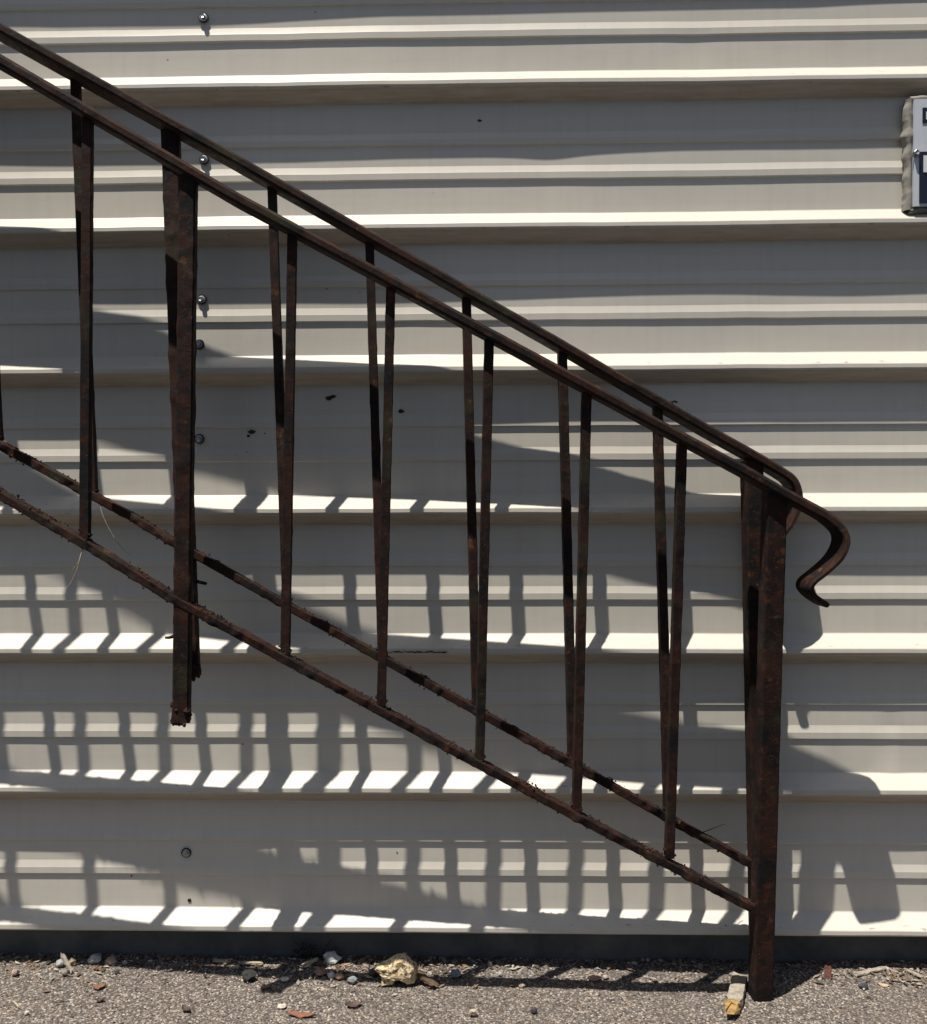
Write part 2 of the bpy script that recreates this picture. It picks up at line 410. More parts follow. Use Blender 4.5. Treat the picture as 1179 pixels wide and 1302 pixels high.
# sealant bead: lumpy strip round the plate
def bead(pts, rads, name):
    V = []; Fc = []; N = 10
    for i, (p, r) in enumerate(zip(pts, rads)):
        d = (pts[min(i+1, len(pts)-1)]-pts[max(i-1, 0)]).normalized(); u = Vector((0, 1, 0)); w_ = d.cross(u).normalized()
        for k in range(N):
            a = 2*math.pi*k/N; rr = r*(1+.25*noise.noise(Vector((p.x*150+k, p.z*150, k*.7))))
            V.append(p+w_*math.cos(a)*rr+u*math.sin(a)*(.011+rr*.12))
    for i in range(len(pts)-1):
        for k in range(N): Fc.append((i*N+k, i*N+(k+1) % N, (i+1)*N+(k+1) % N, (i+1)*N+k))
    return link_mesh(name, V, Fc, M_SEAL, sign, smooth=True)
pts = []; rads = []
K = 60
for k in range(K+1):
    t = k/K; z = sz1+.004+(sz0-.004-sz1-.004)*t
    pts.append(Vector((sx0-.004+.0018*noise.noise(Vector((0, z*60, 0))), .010, z)))
    rads.append(.0062+.0045*noise.noise(Vector((5, z*38, 2)))+.0012*noise.noise(Vector((9, z*160, 2)))+.004*math.exp(-((t-.33)/.035)**2))
bead(pts, rads, 'sealant_bead')
for zz, nm in ((sz1+.004, 'sealant_bead'), (sz0-.004, 'sealant_bead')):
    pts = []; rads = []
    for k in range(70):
        x = sx0-.004+(sx1-sx0+.008)*k/69
        pts.append(Vector((x, .010, zz+.0015*noise.noise(Vector((x*60, 0, zz)))))); rads.append(.0048+.0025*noise.noise(Vector((x*50, 3, zz))))
    bead(pts, rads, nm)
V, Fc = lathe([(.0066, 0), (.0062, .002), (.0042, .0026)], 20, at_y(1164, 195, sy)); c = link_mesh('screw_washer', V, Fc, M_ZINC, sign)
V, Fc = lathe([(.0042, .002), (.0042, .0065), (.0034, .0072), (.0018, .0066)], 6, at_y(1164, 195, sy)); c = link_mesh('screw_head', V, Fc, M_ZINC, sign)

# ------------------------------------------------------------------ rusty railings
def bil(c, X, Z): return c[0]+c[1]*X+c[2]*Z+c[3]*X*Z
CA = (.0951-.002, -.1273, -.0425, .0246); CB = (.1211, -.1235, .0116, .0622)
def onp(c, px, py, add=0.0):
    c = (c[0]+add,)+tuple(c[1:]); d = .08
    for _ in range(12):
        p = at_y(px, py, -d); d = bil(c, p.x, p.z)
    return p
def rect(w_, t, bev=.0015):
    """cross-section: list of (u in plane, v along plane normal), w_ = size along normal, t = in plane"""
    a, b = t/2, w_/2
    return [(a-bev, -b), (a, -b+bev), (a, b-bev), (a-bev, b), (-a+bev, b), (-a, b-bev), (-a, -b+bev), (-a+bev, -b)]
def cap(w_, t):
    """moulded handrail: domed top, narrower flat underside; +u is up"""
    b = w_/2
    return [(t*.5, -b*.78), (t*.5, b*.78), (t*.40, b*.95), (t*.3, b), (-t*.16, b), (-t*.24, b*.95), (-t*.44, b*.62), (-t*.5, b*.55),
            (-t*.5, -b*.55), (-t*.44, -b*.62), (-t*.24, -b*.95), (-t*.16, -b), (t*.3, -b), (t*.40, -b*.95)]
def dense(sec, step):
    out = []
    for i in range(len(sec)):
        a = np.array(sec[i]); b = np.array(sec[(i+1) % len(sec)]); k = max(1, int(round(np.linalg.norm(b-a)/step)))
        for j in range(k): out.append(tuple(a+(b-a)*j/k))
    return out
def resample(pts, step):
    out = [pts[0]]
    for a, b in zip(pts[:-1], pts[1:]):
        k = max(1, int((b-a).length/step))
        for j in range(1, k+1): out.append(a+(b-a)*j/k)
    return out
def smooth_path(pts, it=2):
    for _ in range(it):
        q = [pts[0]]
        for a, b in zip(pts[:-1], pts[1:]): q += [a*.75+b*.25, a*.25+b*.75]
        q.append(pts[-1]); pts = q
    return pts
def sweep(name, pts, sec, mat, parent, nrm, amp=.0007, step=.006, freq=120, scale_fn=None, seed=0.0, flip=1, clip_z=None, erode=0.0, loc=None):
    pts = resample(pts, step); sec = dense(sec, .004)
    V = []; N = len(sec); L = len(pts)
    nrm = Vector(nrm).normalized()
    for i, p in enumerate(pts):
        d = (pts[min(i+1, L-1)]-pts[max(i-1, 0)]).normalized(); u = nrm.cross(d).normalized()*flip
        if scale_fn: su, sv = scale_fn(i/(L-1))
        else: su = sv = 1
        for (a, b) in sec:
            q = p+u*a*su+nrm*b*sv
            rad = (u*a*su+nrm*b*sv); rl = rad.length or 1e-6
            s_ = Vector((q.x*freq+seed, q.y*freq, q.z*freq))
            k = amp*(noise.noise(s_)+.6*noise.noise(s_*2.7))+amp*1.2*noise.noise(Vector((q.x*22+seed, q.y*22, q.z*22)))
            if erode: k += erode*max(0, noise.noise(s_*.45+Vector((9, 0, 0)))-.12)
            V.append(q+rad/rl*k)
    Fc = []
    for i in range(L-1):
        for k in range(N): Fc.append((i*N+k, i*N+(k+1) % N, (i+1)*N+(k+1) % N, (i+1)*N+k))
    Fc.append(tuple(range(N))); Fc.append(tuple(reversed(range((L-1)*N, L*N))))
    if clip_z is not None: V = [Vector((v.x, v.y, max(v.z, clip_z))) for v in V]
    o = link_mesh(name, V, Fc, mat, parent, smooth=True); o.data.set_sharp_from_angle(angle=math.radians(30)); return o

def railing(c, mat, label, foot_px, rail_px, hook_px, low_px, bals, posts, flake_n, seed, wide):
    foot = onp(c, *foot_px); foot.z = GZ
    root = empty('stair_railing', foot); tag(root, label, 'railing', 'rusty stair railings leaning against the wall')
    # plane normal (towards the camera side)
    X, Z = 0, .6
    ty = Vector((1, -(c[1]+c[3]*Z), 0)); tz = Vector((0, -(c[2]+c[3]*X), 1)); nrm = tz.cross(ty).normalized()
    if nrm.y > 0: nrm = -nrm
    line = [onp(c, *q) for q in rail_px]
    hook = smooth_path([onp(c, *q) for q in hook_px], 3)
    nl = len(resample(line, .006))
    tot = sum((b-a).length for a, b in zip((line+hook)[:-1], (line+hook)[1:]))
    hl = sum((b-a).length for a, b in zip(hook[:-1], hook[1:]))
    def sc(t):
        s = (1-t)*tot     # metres left to the tip
        if s < .020: k = s/.020; return (.10+.48*k, .04+1.08*k)
        q = min(1, max(0, (hl*1.05-s)/.06)); q2 = q*min(1, s/(hl*.45)); return (1-.42*q, (1+.12*q+.22*q2)*(1+wide*min(1, max(0, (s-1.05)/.4))))
    sweep('handrail', line+hook[1:], cap(.042, .0152), mat, root, nrm, .00022, .006, 110, sc, seed, -1, erode=.0006)
    sweep('bottom_rail', [onp(c, *q) for q in low_px], rect(.025, .0115), mat, root, nrm, .0006, .004, 170, None, seed+5, -1, erode=.0045)
    for i, (a, b) in enumerate(bals):
        a = tuple(a)+(-.015*min(1, max(0, (520-a[0])/420))*(wide > 0),)
        sweep('baluster', [onp(c, *a), onp(c, *b)], rect(.0138, .0128, .0008), mat, root, nrm, .00022, .006, 130, None, seed+11+i*3.3, 1, erode=.0014)
    for i, (a, b, w_, gnd) in enumerate(posts):
        a = tuple(a)+(-.013*min(1, max(0, (520-a[0])/420))*(wide > 0),)
        A_, B_ = onp(c, *a), onp(c, *b)
        if gnd: B_ = A_+(B_-A_)*((A_.z-GZ-.001)/(A_.z-B_.z))
        sweep('post', [A_, B_], rect(w_, w_, .0022), mat, root, nrm, .0003, .006, 95, None, seed+50+i*4.1, 1, erode=.0030 if not gnd else .0012)
    wv, wf = ico(2)
    for (a, b, w_, gnd) in posts[1:2]:
        A_, B_ = onp(c, *a), onp(c, *b); D0 = (A_-B_).normalized(); r2 = random.Random(31); CV = []; CF = []
        for k in range(46):
            hgt = abs(r2.gauss(0, .018)); q = B_+D0*(hgt-.004)+Vector((r2.uniform(-.5, .5)*w_, 0, 0))+nrm*r2.uniform(-.5, .54)*w_
            s_ = r2.uniform(.0015, .0048); b0 = len(CV)
            for v_ in wv: CV.append(q+v_*s_*(1+.7*noise.noise(v_*2+q*70)))
            CF += [tuple(b0+x for x in f_) for f_ in wf]
        cr = link_mesh('rust_crust', CV, CF, mat, root); cr['kind'] = 'stuff'
    # flakes of rust, moss and grit clinging to the lower rail
    V = []; Fc = []; low = resample([onp(c, *q) for q in low_px], .004)
    r_ = random.Random(int(seed*10))
    base_v, base_f = ico(1)
    for k in range(flake_n):
        i = int(r_.random()*(len(low)-2)); p = low[i]
        if noise.noise(Vector((i*.06, seed, 0))) < r_.uniform(-.3, .38): continue
        d = (low[i+1]-low[i]).normalized(); u = nrm.cross(d).normalized()
        if u.z < 0: u = -u
        side = 1 if r_.random() < .72 else -1
        q = p+u*side*(.0068+r_.uniform(-.001, .0016))+nrm*r_.uniform(-.012, .012)+d*r_.uniform(-.002, .002)
        s = r_.uniform(.0005, .0017)*(1.7 if r_.random() < .07 else 1)
        b = len(V); rot = Matrix.Rotation(r_.uniform(0, 6), 3, Vector((r_.random()-.5, r_.random()-.5, r_.random()-.5)))
        for v_ in base_v:
            vv = Vector((v_.x*s*r_.uniform(.8, 1.5), v_.y*s, v_.z*s*r_.uniform(.5, 1))); V.append(q+rot@vv)
        Fc += [tuple(b+x for x in f_) for f_ in base_f]
    wv, wf = ico(2)
    W = []; WF = []
    for (a_, b_) in bals:
        for q0, q1 in ((b_[:2], a_[:2]),):
            P0 = onp(c, *q0); D0 = (onp(c, *q1)-P0).normalized()
            for sd_ in (-1, 1):
                for fr in (.5, -.4):
                    cc = P0+D0*(.0105 if q0 is a_ else .0080)+Vector((sd_*.0062, 0, sd_*-.0035))+nrm*.0062*fr; b = len(W)
                    for v_ in wv: W.append(cc+Vector((v_.x*.0026, v_.y*.0040, v_.z*.0022))*(1+.5*noise.noise(v_*2+cc*90)))
                    WF += [tuple(b+x for x in f_) for f_ in wf]
    wl = link_mesh('weld_beads', W, WF, mat, root, smooth=True); wl['kind'] = 'stuff'
    fl = link_mesh('rust_flakes', V, Fc, M_FLAKE, root); fl['kind'] = 'stuff'
    return root, nrm

A_RAIL = [(-800, -411), (-300, -131), (0, 40), (300, 206), (700, 433), (800, 491), (900, 549), (945, 574)]
A_HOOK = [(945, 574), (985, 597), (1008, 612), (1013, 640), (1002, 664), (986, 684), (976, 699), (980, 711), (990, 719)]
B_RAIL = [(-800, -392), (-300, -96), (0, 78), (300, 253), (700, 468), (800, 522), (941, 597), (985, 622, .003)]
B_HOOK = [(985, 622, .003), (1020, 641, .005), (1052, 658, .009), (1073, 680, .014), (1065, 706, .015), (1044, 726, .012), (1021, 743, .009), (1029, 757, .007), (1049, 769, .007)]
A_LOW = [(-800, 105), (-300, 392), (0, 566), (170, 658), (217, 687), (400, 789), (603, 902), (726, 970), (861, 1046), (960, 1101)]
B_LOW = [(-800, 160), (-300, 450), (0, 628), (108, 690), (217, 758), (400, 857), (610, 971), (780, 1062), (956, 1153), (966, 1158)]
A_BAL = [((-668, -325), (-620, 205)), ((-412, -185), (-372, 345)), ((-284, -115), (-248, 417)), ((-157, -42), (-125, 490)),
         ((-30, 30), (-3, 560)), ((96, 98), (118, 628)), ((346, 238), (365, 766)), ((470, 309), (486, 835)), ((593, 379), (606, 900)), ((715, 448), (728, 968)), ((836, 518), (850, 1037))]
B_BAL = [((-675, -312), (-640, 250)), ((-418, -160), (-395, 393)), ((-283, -80), (-266, 466)), ((-150, -5), (-140, 540)),
         ((-18, 75), (-15, 616)), ((112, 150), (108.5, 684)), ((372, 299), (363, 832)), ((497, 366), (485, 896)), ((622, 432), (610, 966)), ((746, 500), (733, 1032)), ((867, 565), (851, 1090))]
A_POST = [((956, 586), (968, 1240), .0275, True), ((217, 168), (243, 860), .0245, False), ((-540, -255), (-480, 1300), .028, True)]
B_POST = [((985, 620), (967, 1268), .0285, True), ((240, 225), (231, 917), .0225, False), ((-548, -230), (-500, 1330), .029, True)]
rA, nA = railing(CA, M_RUST_A, 'rusty iron stair railing leaning nearest the wall, its curled end tucked behind the other', (968, 1240), A_RAIL, A_HOOK, A_LOW, A_BAL, A_POST, 1500, 3.3, .32)
rB, nB = railing(CB, M_RUST_B, 'rusty iron stair railing in front, its curled handrail end reaching furthest right', (967, 1268), B_RAIL, B_HOOK, B_LOW, B_BAL, B_POST, 3000, 8.1, 0)

# bent tabs and peeling bits on the posts, dead grass caught in the railings
def tube(name, pts, r0, r1, mat, parent):
    pts = smooth_path([Vector(p) for p in pts], 2); V = []; Fc = []; N = 5
    for i, p in enumerate(pts):
        d = (pts[min(i+1, len(pts)-1)]-pts[max(i-1, 0)]).normalized(); u = d.orthogonal().normalized(); w_ = d.cross(u)
        r = r0+(r1-r0)*i/(len(pts)-1)
        for k in range(N): V.append(p+(u*math.cos(k*2*math.pi/N)+w_*math.sin(k*2*math.pi/N))*r)
    for i in range(len(pts)-1):
        for k in range(N): Fc.append((i*N+k, i*N+(k+1) % N, (i+1)*N+(k+1) % N, (i+1)*N+k))
    return link_mesh(name, V, Fc, mat, parent, smooth=True)
def pA(px, py, off=0):
    p = onp(CA, px, py); return p+nA*off
def pB(px, py, off=0):
    p = onp(CB, px, py); return p+nB*off
tube('tie_wire', [pA(250, 739), pA(258, 741), pA(263, 742)], .0030, .0022, M_RUST_A, rA)
tube('tie_wire', [pB(224, 808), pB(216, 811), pB(210, 811)], .0030, .0016, M_RUST_B, rB)
tube('tie_wire', [pA(868, 1052, .012), pA(885, 1060, .004), pA(903, 1055, 0), pA(925, 1050, -.01)], .0009, .0005, M_RUST_A, rA)
tube('wire_wrap', [pA(850, 1038, .010), pA(866, 1047, .013), pA(884, 1059, .012), pA(900, 1066, .008)], .0062, .0050, M_RUST_A, rA)
tube('tie_wire', [pA(852, 518, .008), pA(853, 510, .008), pA(860, 512, .006)], .0022, .0015, M_RUST_A, rA)
M_STRAW = mat_simple('dry_straw', (.42, .36, .25), .7, 0, .3, 200, 0)
M_STRAWD = mat_simple('dull_straw', (.10, .08, .055), .8, 0, .3, 200, 0)
s = empty('dead_grass', pA(128, 636, .008)); tag(s, 'long thin dead grass blade curving down from the rear railing near the left', 'dead grass', 'dead grass caught in the railings')
tube('stem', [pA(128, 636, .010), pA(133, 655, .012), pA(142, 675, .010), pA(152, 692, .006), pA(166, 706, .004)], .0008, .0004, M_STRAW, s)
s = empty('dead_grass', pB(108, 698, .006)); tag(s, 'forked dry grass sprig hanging below the front bottom rail at left', 'dead grass', 'dead grass caught in the railings')
tube('stem', [pB(108, 696, .010), pB(105, 712, .012), pB(101, 724, .010), pB(92, 740, .004), pB(85, 748, .002)], .0009, .0005, M_STRAW, s)
tube('stem', [pB(107, 700, .010), pB(103, 714, .010), pB(96, 722, .006), pB(92, 725, .002)], .0008, .0003, M_STRAW, s)

# ------------------------------------------------------------------ grit and litter on the ground
base_v, base_f = ico(1)
oc_v = [Vector(v) for v in ((1, 0, 0), (-1, 0, 0), (0, 1, 0), (0, -1, 0), (0, 0, 1), (0, 0, -1))]
oc_f = [(0, 2, 4), (2, 1, 4), (1, 3, 4), (3, 0, 4), (2, 0, 5), (1, 2, 5), (3, 1, 5), (0, 3, 5)]
PAL = [(.12, .11, .10), (.19, .17, .15), (.24, .21, .18), (.32, .28, .24), (.20, .13, .09), (.28, .19, .13), (.06, .055, .055), (.42, .38, .33)]
def scatter(name, n_, xr, yf, sf, kind_label, flat_=.6, use=None, seed=1):
    r_ = random.Random(seed); V = []; Fc = []; T = []
    bv, bf = use or (oc_v, oc_f)
    for k in range(n_):
        x = r_.uniform(*xr); y = yf(r_); s = sf(r_, x, y)
        if s <= 0: continue
        z = ground_h(x, y)+s*flat_*.35
        col = r_.choice(PAL); k_ = r_.uniform(.7, 1.25); b = len(V)
        rot = Matrix.Rotation(r_.uniform(0, 6.28), 3, 'Z') @ Matrix.Rotation(r_.uniform(-.5, .5), 3, 'X')
        for v_ in bv:
            vv = Vector((v_.x*s*r_.uniform(.7, 1.25), v_.y*s*r_.uniform(.6, 1.0), v_.z*s*flat_*r_.uniform(.7, 1.1)))
            vv = rot@vv; V.append((x+vv.x, y+vv.y, z+vv.z)); T.append((col[0]*k_, col[1]*k_, col[2]*k_, 1))
        Fc += [tuple(b+i for i in f_) for f_ in bf]
    o = link_mesh(name, V, Fc, M_STUFF)
    a = o.data.attributes.new('tint', 'FLOAT_COLOR', 'POINT'); a.data.foreach_set('color', [c for q in T for c in q])
    return tag(o, kind_label, kind_label.split()[-1] if False else 'gravel', kind='stuff')
scatter('asphalt_chips', 15000, (-.95, .9), lambda r: r.uniform(-.24, .042), lambda r, x, y: r.choice((.0009, .0013, .0017, .0021, .0026)), 'small stone chips standing out of the worn asphalt surface', .55, seed=3)
def litter_size(r, x, y):
    pile = .35+.9*max(0, noise.noise(Vector((x*4, 0, 2))))+(.9 if -.28 < x < -.05 else 0)+(.7 if .55 < x < .8 else 0)+(.5 if x < -.45 else 0)
    if r.random() > pile: return 0
    return r.choice((.0018, .0022, .003, .004, .0050))
scatter('gravel_litter', 1500, (-.95, .9), lambda r: .042-abs(r.gauss(0, .026)), litter_size, 'loose gravel and grit gathered along the foot of the wall', .6, (base_v, base_f), seed=5)
# thin chips, bark and leaf crumbs
r_ = random.Random(9); V = []; Fc = []; T = []
for k in range(1300):
    x = r_.choice((r_.uniform(-.95, .9), r_.uniform(-.95, .9), r_.uniform(-.28, -.02), r_.uniform(.60, .80))); y = .036-abs(r_.gauss(0, .04)); z = ground_h(x, y)+.0025
    a = r_.uniform(.002, .009); b_ = a*r_.uniform(.15, .5); th = r_.uniform(0, 3.14); tl = r_.uniform(-.35, .35)
    col = r_.choice([(.13, .07, .045), (.20, .13, .085), (.09, .065, .05), (.33, .27, .21), (.05, .045, .04), (.45, .40, .33), (.3, .27, .24)])
    c_, s_ = math.cos(th), math.sin(th); b = len(V)
    for (u, v_, h) in ((-1, 0, 0), (0, -1, .0006), (1, 0, tl*a), (0, 1, .0004), (0, 0, .0016)):
        V.append((x+(u*c_*a-v_*s_*b_), y+(u*s_*a+v_*c_*b_), z+h)); T.append((*col, 1))
    Fc += [(b, b+1, b+4), (b+1, b+2, b+4), (b+2, b+3, b+4), (b+3, b, b+4), (b, b+3, b+1), (b+1, b+3, b+2)]
o = link_mesh('leaf_crumbs', V, Fc, M_STUFF); a = o.data.attributes.new('tint', 'FLOAT_COLOR', 'POINT'); a.data.foreach_set('color', [c for q in T for c in q])
tag(o, 'crumbled leaves and bark chips scattered over the asphalt by the wall', 'leaf litter', kind='stuff')

# single stones, pieces of rubble and leaves that can be told apart
def stone(px, py, wpx, hpx, col, label, name='stone', cat='stone', seed=0.0, mat=None, sub=3, facet=.25, dy=0.0, group=None):
    """px, py: where the stone's foot stands in the photograph"""
    p = at_z(px, py, GZ+.001); k = (p.y-CAM[1])/F_PX
    rw, rh = wpx*k/2, hpx*k/2
    bv, bf = ico(sub)
    V = []
    for v_ in bv:
        q = v_.copy()
        c_ = 1+facet*noise.noise(q*1.4+Vector((seed, 0, 0)))+.4*facet*noise.noise(q*3.5+Vector((0, seed, 0)))
        for nn in facets(seed):
            dd = q.dot(nn)
            if dd > .74: q = q-nn*(dd-.74)
        V.append((p.x+q.x*rw*c_, p.y+rw*.8+dy+q.y*rw*.85*c_, p.z+rh*.9+q.z*rh*c_))
    V = [(v_[0], v_[1], max(v_[2], GZ-.002)) for v_ in V]
    mt = mat or mat_simple('stone_'+name, col, .85, 0, .35, 150, .6, .0012)
    o = link_mesh(name, V, bf, mt, loc=(p.x, p.y, GZ)); tag(o, label, cat, group or 'loose stones along the foot of the wall')
    return o
def facets(seed):
    r_ = random.Random(int(seed*100)+1)
    out = []
    for k in range(9):
        v_ = Vector((r_.uniform(-1, 1), r_.uniform(-1, 1), r_.uniform(-1, 1))).normalized(); out.append(v_)
    return out
stone(118, 1228, 20, 13, (.42, .43, .41), 'pale grey smooth stone left of centre at the wall foot, dark stripe above it', 'pale_stone', seed=1.2)
stone(139, 1229, 17, 10, (.46, .36, .28), 'pinkish beige angular stone beside the pale grey one', 'beige_stone', seed=2.3)
stone(75, 1232, 12, 11, (.34, .34, .33), 'light grey pebble behind the leaning splinter at left', 'grey_pebble', 'pebble', seed=3.1)
stone(90, 1229, 10, 10, (.42, .33, .22), 'tan pebble right of the leaning splinter at left', 'tan_pebble', 'pebble', seed=3.9)
stone(82, 1242, 11, 9, (.22, .18, .16), 'round brown pebble in front of the leaning splinter', 'brown_pebble', 'pebble', seed=4.2)
stone(17, 1242, 11, 9, (.36, .26, .23), 'pink stone near the left edge of the ground', 'pink_stone', seed=5.5)
stone(33, 1292, 7, 6, (.52, .48, .40), 'small cream pebble low on the asphalt at far left', 'cream_pebble', 'pebble', seed=5.8)
stone(158, 1228, 8, 6, (.33, .33, .33), 'small grey pebble right of the beige stone', 'grey_pebble', 'pebble', seed=6.1)
stone(148, 1240, 8, 7, (.09, .09, .10), 'small dark charcoal stone below the beige one', 'dark_pebble', 'pebble', seed=6.6)
stone(121, 1236, 8, 6, (.25, .12, .07), 'rust orange pebble below the pale grey stone', 'orange_pebble', 'pebble', seed=6.9)
stone(602, 1294, 11, 10, (.50, .42, .33), 'cream round pebble alone on the asphalt below centre', 'cream_pebble', 'pebble', seed=7.1)
stone(679, 1290, 9, 7, (.035, .035, .045), 'black pebble alone on the asphalt below centre', 'black_pebble', 'pebble', seed=7.7)
stone(664, 1257, 9, 5, (.36, .28, .23), 'flat tan pebble at the edge of the railing shadow', 'tan_pebble', 'pebble', seed=8.2)
stone(623, 1231, 8, 8, (.32, .24, .21), 'small pinkish stone in the shade at the wall foot, centre', 'pinkish_pebble', 'pebble', seed=8.8)
stone(636, 1243, 7, 7, (.42, .40, .37), 'whitish pebble inside the sunlit strip between the shadows', 'whitish_pebble', 'pebble', seed=9.1)
stone(580, 1246, 16, 12, (.20, .22, .26), 'bluish grey angular stone right of the big yellow rock', 'bluish_stone', seed=9.6)
stone(757, 1250, 17, 9, (.40, .27, .20), 'salmon flat stone lying across the railing shadow', 'salmon_stone', seed=10.4)
stone(770, 1246, 9, 5, (.36, .34, .30), 'grey flake beside the salmon stone', 'grey_flake', 'stone', seed=10.9)
stone(362, 1250, 11, 6, (.62, .58, .50), 'white chip on the asphalt left of the rubble heap', 'white_chip', 'stone', seed=11.3)
stone(357, 1284, 13, 5, (.58, .54, .46), 'white flat chip above the long orange leaf', 'white_chip', 'stone', seed=11.8)
stone(420, 1232, 26, 17, (.60, .60, .57), 'bright white lump of plaster on top of the rubble heap', 'plaster_lump', 'rubble', seed=12.2, dy=.004)
stone(421, 1246, 10, 10, (.50, .51, .52), 'small white stone below the plaster lump', 'white_stone', seed=12.7)
stone(408, 1243, 20, 9, (.32, .20, .15), 'reddish brown flat shard below the plaster lump', 'brown_shard', 'rubble', seed=13.1)
stone(431, 1248, 12, 9, (.33, .21, .15), 'reddish brown block shard right of the small white stone', 'brown_shard', 'rubble', seed=13.5)
stone(448, 1253, 15, 9, (.22, .24, .25), 'grey green flat stone in front of the rubble heap', 'grey_stone', seed=13.9)
stone(314, 1250, 22, 13, (.03, .03, .03), 'black lump poking out of the wall shadow left of the rubble', 'black_lump', 'rubble', seed=14.4)
stone(473, 1242, 12, 9, (.10, .11, .13), 'dark slate chip between the plaster lump and the yellow rock', 'slate_chip', 'stone', seed=14.9)
stone(1100, 1260, 12, 8, (.055, .06, .08), 'dark blue grey pebble alone on the asphalt at right', 'blue_pebble', 'pebble', seed=15.2)
# small upright brick-red chip at the tip of the post's shadow
def slab(name, label, cat, pts_px, z0, th, mat, lift=0.0, group=None):
    pass
def prism_between(name, a, b, wd, ht, mat, label, cat, jag=.2, seed=1, group=None, n=10):
    """irregular splintered bar from a to b (world), width wd, height ht"""
    a = Vector(a); b = Vector(b); d = (b-a).normalized(); sdv = d.cross(Vector((0, 0, 1))).normalized(); up = sdv.cross(d).normalized()
    r_ = random.Random(seed); V = []; Fc = []
    sec = [(-1, -1), (0, -1.05), (1, -1), (1.05, 0), (1, 1), (.2, 1.1), (-1, .9), (-1.04, 0)]
    for i in range(n+1):
        t = i/n; p = a+(b-a)*t; k = 1-(.25*(t > .93))
        for (u, v_) in sec:
            e = r_.uniform(-jag, jag) if i in (0, n) else 0
            V.append(p+sdv*(u*wd/2*k*(1+r_.uniform(-jag, jag)*.35))+up*(v_*ht/2*(1+r_.uniform(-jag, jag)*.35))+d*e*wd*1.2)
    S = len(sec)
    for i in range(n):
        for k in range(S): Fc.append((i*S+k, i*S+(k+1) % S, (i+1)*S+(k+1) % S, (i+1)*S+k))
    Fc.append(tuple(range(S))); Fc.append(tuple(reversed(range(n*S, (n+1)*S))))
    o = link_mesh(name, V, Fc, mat, loc=tuple(a)); 
    if label: tag(o, label, cat, group)
    return o
M_OLDWOOD = mat_simple('weathered_wood', (.33, .29, .24), .85, 0, .4, 120, .6, .001)
M_YELLOW = mat_simple('yellow_broken_wood', (.33, .205, .07), .8, 0, .45, 150, .9, .0015)
M_BRICK = mat_simple('brick_red', (.15, .06, .045), .9, 0, .4, 120, .5)
wa = at_z(941, 1243, GZ+.006); wb = at_z(932, 1284, GZ+.010)
wood = empty('wood_block', (wa.x, wa.y, GZ)); tag(wood, 'weathered wood offcut with a broken yellow end beside the rusty post foot', 'wood block')
o = prism_between('block', wa, wa+(wb-wa)*.82, .0215, .0135, M_OLDWOOD, None, None, .22, 4); o.parent = wood; o.location = Vector(o.location)-wood.location
o = prism_between('broken_end', wa+(wb-wa)*.80+Vector((-.001, 0, .0006)), wb+Vector((-.0015, 0, .0006)), .0180, .0105, M_YELLOW, None, None, .8, 5, n=5); o.parent = wood; o.location = Vector(o.location)-wood.location
a = at_z(1053, 1244, GZ+.001)
prism_between('brick_chip', a, a+Vector((.0015, .004, .017)), .010, .006, M_BRICK, 'small upright brick red chip at the tip of the post shadow', 'brick chip', .2, 8)
# leaning splinter at left and flat splinters at right
a = at_z(91, 1236, GZ+.004)
prism_between('wood_splinter', a, a+Vector((-.020, .012, .022)), .0055, .004, M_OLDWOOD, 'grey wood splinter leaning over the pebbles at left', 'splinter', .5, 12)
a = at_z(1090, 1239, GZ+.004); b = at_z(1127, 1230, GZ+.006)
prism_between('wood_splinter', a, b, .008, .003, M_OLDWOOD, 'flat tan wood splinter by the wall at right', 'splinter', .5, 13)
a = at_z(1152, 1233, GZ+.004); b = at_z(1172, 1242, GZ+.006)
prism_between('wood_splinter', a, b, .006, .003, M_OLDWOOD, 'grey splinter in the litter near the right edge', 'splinter', .5, 14)
a = at_z(1131, 1240, GZ+.001); prism_between('straw_stub', a, a+Vector((-.002, .001, .010)), .004, .003, mat_simple('cream_stub', (.55, .45, .38), .8), 'pale upright stub in the litter at right', 'stub', .3, 15)
a = at_z(18, 1274, GZ+.003); b = at_z(24, 1281, GZ+.003)
prism_between('straw_stub', a, b, .0025, .002, M_STRAW, 'short straw lying on the asphalt at far left', 'straw', .3, 16)
a = at_z(352, 1226, GZ+.004); b = at_z(272, 1224, GZ+.004)
prism_between('dry_stalk', at_z(333, 1225, GZ+.005), at_z(305, 1224, GZ+.006), .006, .003, M_STRAW, 'flat pale stalk in the shade below the wall, left of the rubble', 'stalk', .5, 17)
prism_between('dry_stalk', at_z(292, 1222, GZ+.005), at_z(272, 1221, GZ+.006), .006, .003, M_STRAW, 'shorter pale stalk in the shade left of the flat one', 'stalk', .5, 18)
prism_between('forked_twig', at_z(385, 1228, GZ+.006), at_z(404, 1219, GZ+.012), .005, .004, M_STRAW, 'bleached twig reaching into the plaster lump', 'twig', .5, 19)
prism_between('bark_strip', at_z(478, 1233, GZ+.010), at_z(505, 1222, GZ+.024), .016, .005, mat_simple('dark_bark', (.07, .055, .045), .9), 'dark bark strip leaning on the back of the yellow rock', 'bark', .5, 20)
prism_between('bark_strip', at_z(534, 1240, GZ+.012), at_z(554, 1254, GZ+.004), .010, .005, mat_simple('brown_bark', (.10, .065, .04), .9), 'brown bark strip trailing right of the yellow rock', 'bark', .6, 21)
